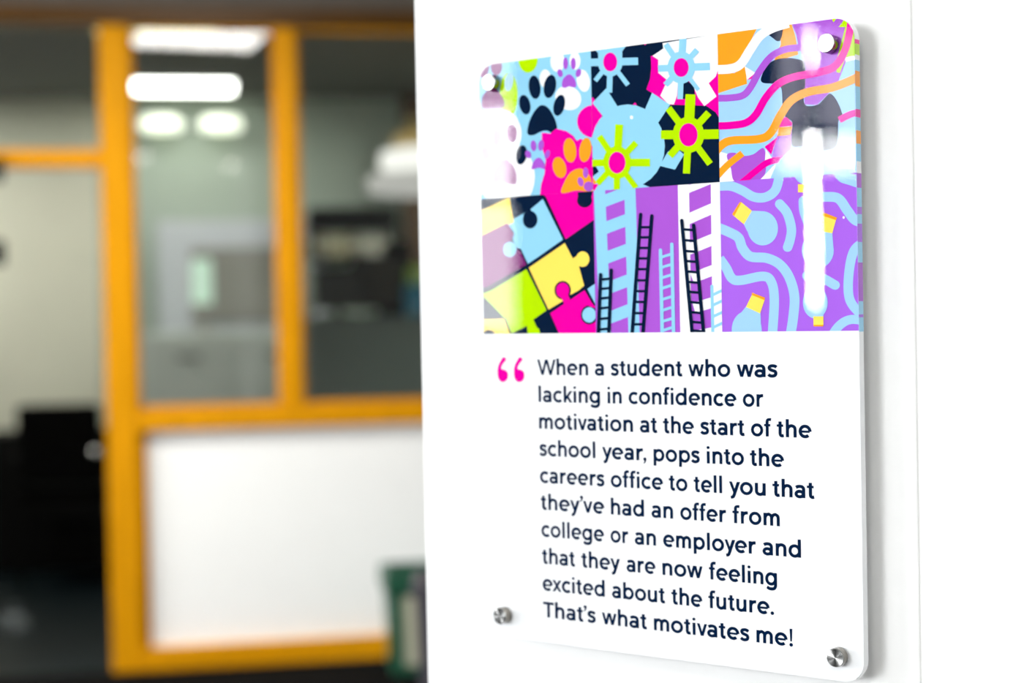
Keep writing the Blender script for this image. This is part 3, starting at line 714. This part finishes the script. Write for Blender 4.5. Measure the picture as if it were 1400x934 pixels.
# lilac board with pinboard and lamp, pale cabinet
t = thing('notice_board', 'wide lilac grey board with a taupe panel on the office back wall', 'board', (-1.46, 9.03, 1.20), PA)
MB().box(-0.50, 0.42, -0.03, 0.0, -0.10, 0.63).build('board', M_lilac, t, bevel=0.01)
MB().box(-0.32, 0.32, -0.045, -0.03, 0.06, 0.48).build('pinned_panel', M_taupe, t, bevel=0.005)
t = thing('filing_cabinet', 'long pale grey-green cabinet below the board in the office', 'cabinet', (-1.48, 8.58, -0.010), PA)
MB().box(-0.46, 0.46, -0.22, 0.22, 0.06, 1.23).build('body', M_grey, t, bevel=0.01)
MB().box(-0.44, 0.44, -0.20, 0.20, 0, 0.06).build('plinth', M_black, t)
for k in range(3):
    for s in (-1, 1):
        d = MB().box(s * 0.23 - 0.22, s * 0.23 + 0.22, -0.238, -0.22, 0.10 + k * 0.375, 0.455 + k * 0.375).build('drawer', M_grey, t, bevel=0.004)
        MB().box(s * 0.23 - 0.06, s * 0.23 + 0.06, -0.255, -0.238, 0.34 + k * 0.375, 0.36 + k * 0.375).build('handle', M_dgrey, d)
t = thing('table_lamp', 'small glowing pale green table lamp on top of the long office cabinet', 'lamp', (-1.625, 8.50, 1.221), 0)
MB().lathe([(0.0001, 0.0), (0.05, 0.0), (0.05, 0.012), (0.008, 0.02), (0.008, 0.15), (0.0001, 0.15)], seg=24).build('base', M_chrome, t)
MB().lathe([(0.0001, 0.145), (0.052, 0.145), (0.050, 0.38), (0.0001, 0.38)], seg=28).build('shade', mat('lit_green_shade', (0.6, 0.8, 0.65), 0.5, emit=(0.70, 0.95, 0.78, 0.35)), t)

# black shelf unit with a row of folders
t = thing('wall_shelf', 'black wall shelf box on the office back wall, right of the mullion', 'shelf', (-0.905, 9.10, 1.60), PA)
MB().box(-0.235, 0.245, -0.24, 0, 0.165, 0.285).build('top_box', M_black, t, bevel=0.006)
MB().box(-0.235, 0.245, -0.22, 0, 0.0, 0.018).build('shelf_board', M_black, t, bevel=0.003)
for s in (-0.235, 0.225): MB().box(s, s + 0.02, -0.22, 0, 0.018, 0.165).build('side_panel', M_black, t)
folds = ['taupe folder at the left end of the black wall shelf', 'cream folder left of centre on the black wall shelf', 'straw yellow folder on the black wall shelf',
         'dark brown folder in the middle of the black wall shelf', 'pale grey folder right of centre on the black wall shelf', 'white folder near the right end of the black wall shelf', 'mid grey folder at the right end of the black wall shelf']
fcol = [(0.16, 0.14, 0.10), (0.36, 0.31, 0.20), (0.42, 0.36, 0.17), (0.12, 0.09, 0.06), (0.33, 0.33, 0.29), (0.5, 0.48, 0.42), (0.25, 0.25, 0.22)]
cR, sR = math.cos(PA), math.sin(PA)
for k in range(7):
    u = -0.185 + k * 0.061
    px, py = -0.905 + u * cR - (-0.12) * sR, 9.10 + u * sR + (-0.12) * cR
    t = thing('folder', folds[k], 'folder', (px, py, 1.618), PA, 'folders on the black wall shelf')
    m_ = mat('folder_card', fcol[k], 0.7)
    MB().box(-0.026, 0.026, -0.09, 0.09, 0, 0.125 - 0.008 * (k % 3)).build('cover', m_, t, bevel=0.002)
    MB().box(-0.018, 0.018, -0.092, -0.09, 0.03, 0.09).build('spine_label', M_bincream, t)

# dark desk with monitors, chair, binders, bottle
t = thing('desk', 'dark grey-green office desk with a solid front behind the right glass pane', 'desk', (-0.62, 7.95, -0.010), PA)
MB().box(-0.40, 0.62, -0.30, 0.36, 1.262, 1.292).build('top', M_dgrey, t, bevel=0.004)
MB().box(-0.40, 0.62, -0.29, -0.27, 0.02, 1.262).build('front_panel', M_dgrey, t, bevel=0.003)
for s in (-0.40, 0.60): MB().box(s, s + 0.02, -0.27, 0.34, 0.0, 1.262).build('side_panel', M_dgrey, t)
def monitor(x, y, wd, ht, z, label):
    t = thing('monitor', label, 'monitor', (x, y, z), PA)
    MB().box(-0.09, 0.09, -0.06, 0.06, 0, 0.012).build('foot', M_black, t, bevel=0.004)
    MB().box(-0.02, 0.02, 0.0, 0.015, 0.012, 0.12).build('stand', M_black, t)
    MB().box(-wd / 2, wd / 2, -0.015, 0.0, 0.04, ht).build('housing', M_black, t, bevel=0.006)
    MB().box(-wd / 2 + 0.012, wd / 2 - 0.012, -0.017, -0.0152, 0.052, ht - 0.012).build('screen', mat('dark_screen', (0.008, 0.010, 0.008), 0.25), t)
monitor(-0.845, 7.86, 0.26, 0.245, 1.282, 'left black monitor standing on the office desk')
monitor(-0.64, 7.99, 0.30, 0.30, 1.282, 'taller black monitor on the office desk, right of the other one')
t = thing('office_chair', 'black office chair with a round headrest behind the desk near the wall edge', 'chair', (-0.59, 8.47, -0.010), 0.0)
MB().box(-0.075, 0.075, -0.03, 0.03, 1.15, 1.68).build('backrest', M_blackfab, t, bevel=0.028, seg=4)
MB().box(-0.2, 0.2, -0.05, 0.38, 0.50, 0.58).build('seat', M_blackfab, t, bevel=0.03, seg=4)
MB().tube((0, 0.15, 0.08), (0, 0.15, 0.50), 0.025).build('column', M_black, t)
MB().box(-0.025, 0.025, 0.0, 0.03, 0.52, 1.2).build('back_bar', M_black, t)
for k in range(5):
    a = k * 2 * math.pi / 5 + 0.3
    leg = MB().tube((0, 0.15, 0.09), (0.27 * math.cos(a), 0.15 + 0.27 * math.sin(a), 0.065), 0.018, 0.012).build('leg', M_black, t)
    MB().tube((0.27 * math.cos(a) - 0.012, 0.15 + 0.27 * math.sin(a), 0.028), (0.27 * math.cos(a) + 0.012, 0.15 + 0.27 * math.sin(a), 0.028), 0.028).build('castor', M_black, leg)
def binder(x, y, z, wd, ht, col, label):
    t = thing('binder', label, 'binder', (x, y, z), PA)
    m_ = mat('binder_card', col, 0.5)
    MB().box(-wd / 2, wd / 2, -0.12, 0.12, 0, ht).build('cover', m_, t, bevel=0.004)
    MB().tube((0, -0.122, ht * 0.3), (0, -0.119, ht * 0.3), 0.012).build('finger_ring', M_chrome, t)
binder(-0.455, 7.83, 1.282, 0.10, 0.155, (0.0, 0.10, 0.17), 'deep blue file box on the desk against the white wall edge')
binder(-0.455, 7.83, 1.438, 0.07, 0.085, (0.16, 0.26, 0.04), 'small olive green box on top of the deep blue file box')
t = thing('bottle', 'pale grey bottle on the left end of the office desk beside the mullion', 'bottle', (-0.985, 7.76, 1.282), 0)
MB().lathe([(0.0001, 0), (0.036, 0), (0.04, 0.01), (0.04, 0.24), (0.018, 0.31), (0.018, 0.36), (0.0001, 0.36)], seg=28).build('body', mat('pale_bottle', (0.36, 0.42, 0.38), 0.4), t, smooth=True)
MB().lathe([(0.022, 0.36), (0.022, 0.395), (0.0001, 0.395)], seg=24).build('lid', M_grey, t)

# black chair seen through the doorway
t = thing('office_chair', 'black square-backed chair standing in the open doorway left of the orange post', 'chair', (-2.215, 7.86, -0.010), 0.0)
MB().box(-0.205, 0.205, -0.035, 0.02, 0.50, 0.895).build('backrest', M_blackfab, t, bevel=0.03, seg=4)
MB().box(-0.22, 0.22, -0.02, 0.42, 0.42, 0.49).build('seat', M_blackfab, t, bevel=0.025, seg=4)
MB().box(-0.21, 0.21, 0.0, 0.38, 0.33, 0.42).build('seat_pan', M_black, t, bevel=0.02)
for s in (-1, 1):
    MB().box(s * 0.235 - 0.02, s * 0.235 + 0.02, 0.0, 0.30, 0.62, 0.65).build('armrest', M_black, t, bevel=0.008)
    for y in (0.0, 0.36):
        MB().tube((s * 0.20, y, 0.0), (s * 0.19, y, 0.44), 0.014).build('leg', M_black, t)
o = MB().lathe([(0.0001, -0.02), (0.014, -0.017), (0.016, 0.0)], 'Y', 24).build('knob', M_chrome, t, smooth=True); o.location = (0.190, -0.05, 0.660); o.scale = (1.5, 1.5, 1.5)
# low dark cupboard behind the chair
t = thing('low_cupboard', 'low black cupboard behind the square-backed chair in the doorway', 'cupboard', (-2.34, 8.56, -0.010), PA)
MB().box(-0.42, 0.34, -0.2, 0.2, 0.0, 0.72).build('body', M_black, t, bevel=0.008)
for s in (-1, 1):
    d = MB().box(-0.04 + s * 0.185 - 0.16, -0.04 + s * 0.185 + 0.16, -0.215, -0.2, 0.03, 0.67).build('door', M_black, t, bevel=0.004)
    MB().tube((-0.04 + s * 0.03, -0.225, 0.35), (-0.04 + s * 0.03, -0.225, 0.45), 0.005).build('handle', M_dgrey, d)
# crumpled plastic bag on the floor
t = thing('plastic_bag', 'small crumpled clear plastic bag on the dark office floor', 'bag', (-2.15, 6.85, -0.010), 0)
mb = MB(); n = 12; rings = 7
for j in range(rings):
    ph = math.pi / 2 * j / (rings - 1)
    for i in range(n):
        a = 2 * math.pi * i / n; r = 0.075 * math.cos(ph) * (0.75 + 0.45 * random.random())
        mb.v.append((r * math.cos(a), r * math.sin(a), 0.002 + 0.06 * math.sin(ph) * (0.8 + 0.4 * random.random())))
for j in range(rings - 1):
    for i in range(n):
        mb.f.append((j * n + i, j * n + (i + 1) % n, (j + 1) * n + (i + 1) % n, (j + 1) * n + i))
mb.build('film', mat('cloudy_plastic', (0.10, 0.12, 0.13), 0.3), t)
MB().tube((0.0, 0, 0.05), (0.012, 0.004, 0.10), 0.006, 0.022, 10).build('tied_end', mat('cloudy_plastic_knot', (0.12, 0.14, 0.15), 0.3), t)

# ------------------------------------------------------------------ bins in the corridor
def box_bin(name, label, loc, rz, wt, wb, dt, db, h, rim, m, mf):
    t = thing(name, label, 'bin', loc, rz)
    mb = MB(); th = 0.012
    def ring(sx, sy, z): return [(-sx / 2, -sy / 2, z), (sx / 2, -sy / 2, z), (sx / 2, sy / 2, z), (-sx / 2, sy / 2, z)]
    R4 = [ring(wb, db, 0), ring(wt, dt, h), ring(wt - 2 * th, dt - 2 * th, h), ring(wb - 2 * th, db - 2 * th, th)]
    for r in R4: mb.v += r
    for k in range(3):
        for i in range(4):
            j = (i + 1) % 4; mb.f.append((k * 4 + i, k * 4 + j, k * 4 + 4 + j, k * 4 + 4 + i))
    mb.f.append((3, 2, 1, 0)); mb.f.append((12, 13, 14, 15))
    mb.build('body', m, t, bevel=0.004)
    rm = MB(); a, b = wt / 2 + 0.008, dt / 2 + 0.008
    rm.box(-a, a, -b, -b + 0.022, h - rim, h + 0.004).box(-a, a, b - 0.022, b, h - rim, h + 0.004).box(-a, -a + 0.022, -b + 0.022, b - 0.022, h - rim, h + 0.004).box(a - 0.022, a, -b + 0.022, b - 0.022, h - rim, h + 0.004)
    rm.build('rim', m, t, bevel=0.004)
    if mf:
        yb, yt = -db / 2 - 0.003, -dt / 2 - 0.003
        z0, z1 = 0.035, h - rim - 0.012
        def yy(z): return yb + (yt - yb) * z / h
        x = wb / 2 - 0.045
        p = MB(); p.v = [(-x, yy(z0), z0), (x, yy(z0), z0), (x + .005, yy(z1), z1), (-x - .005, yy(z1), z1), (-x, yy(z0) + .002, z0), (x, yy(z0) + .002, z0), (x + .005, yy(z1) + .002, z1), (-x - .005, yy(z1) + .002, z1)]
        p.f = [(0, 1, 2, 3), (7, 6, 5, 4), (0, 4, 5, 1), (1, 5, 6, 2), (2, 6, 7, 3), (3, 7, 4, 0)]
        p.build('front_label', mf, t)
    return t
box_bin('waste_bin', 'green rectangular recycling bin with a cream front standing against the white lower panel', (-0.352, 5.92, -0.012), PA, 0.27, 0.235, 0.22, 0.19, 0.375, 0.075, M_bingreen, M_bincream)
box_bin('waste_bin', 'dark grey bin half hidden behind the white wall edge, in front of the green bin', (-0.148, 4.55, -0.012), 0.0, 0.27, 0.22, 0.26, 0.22, 0.56, 0.03, M_dpurple, None)
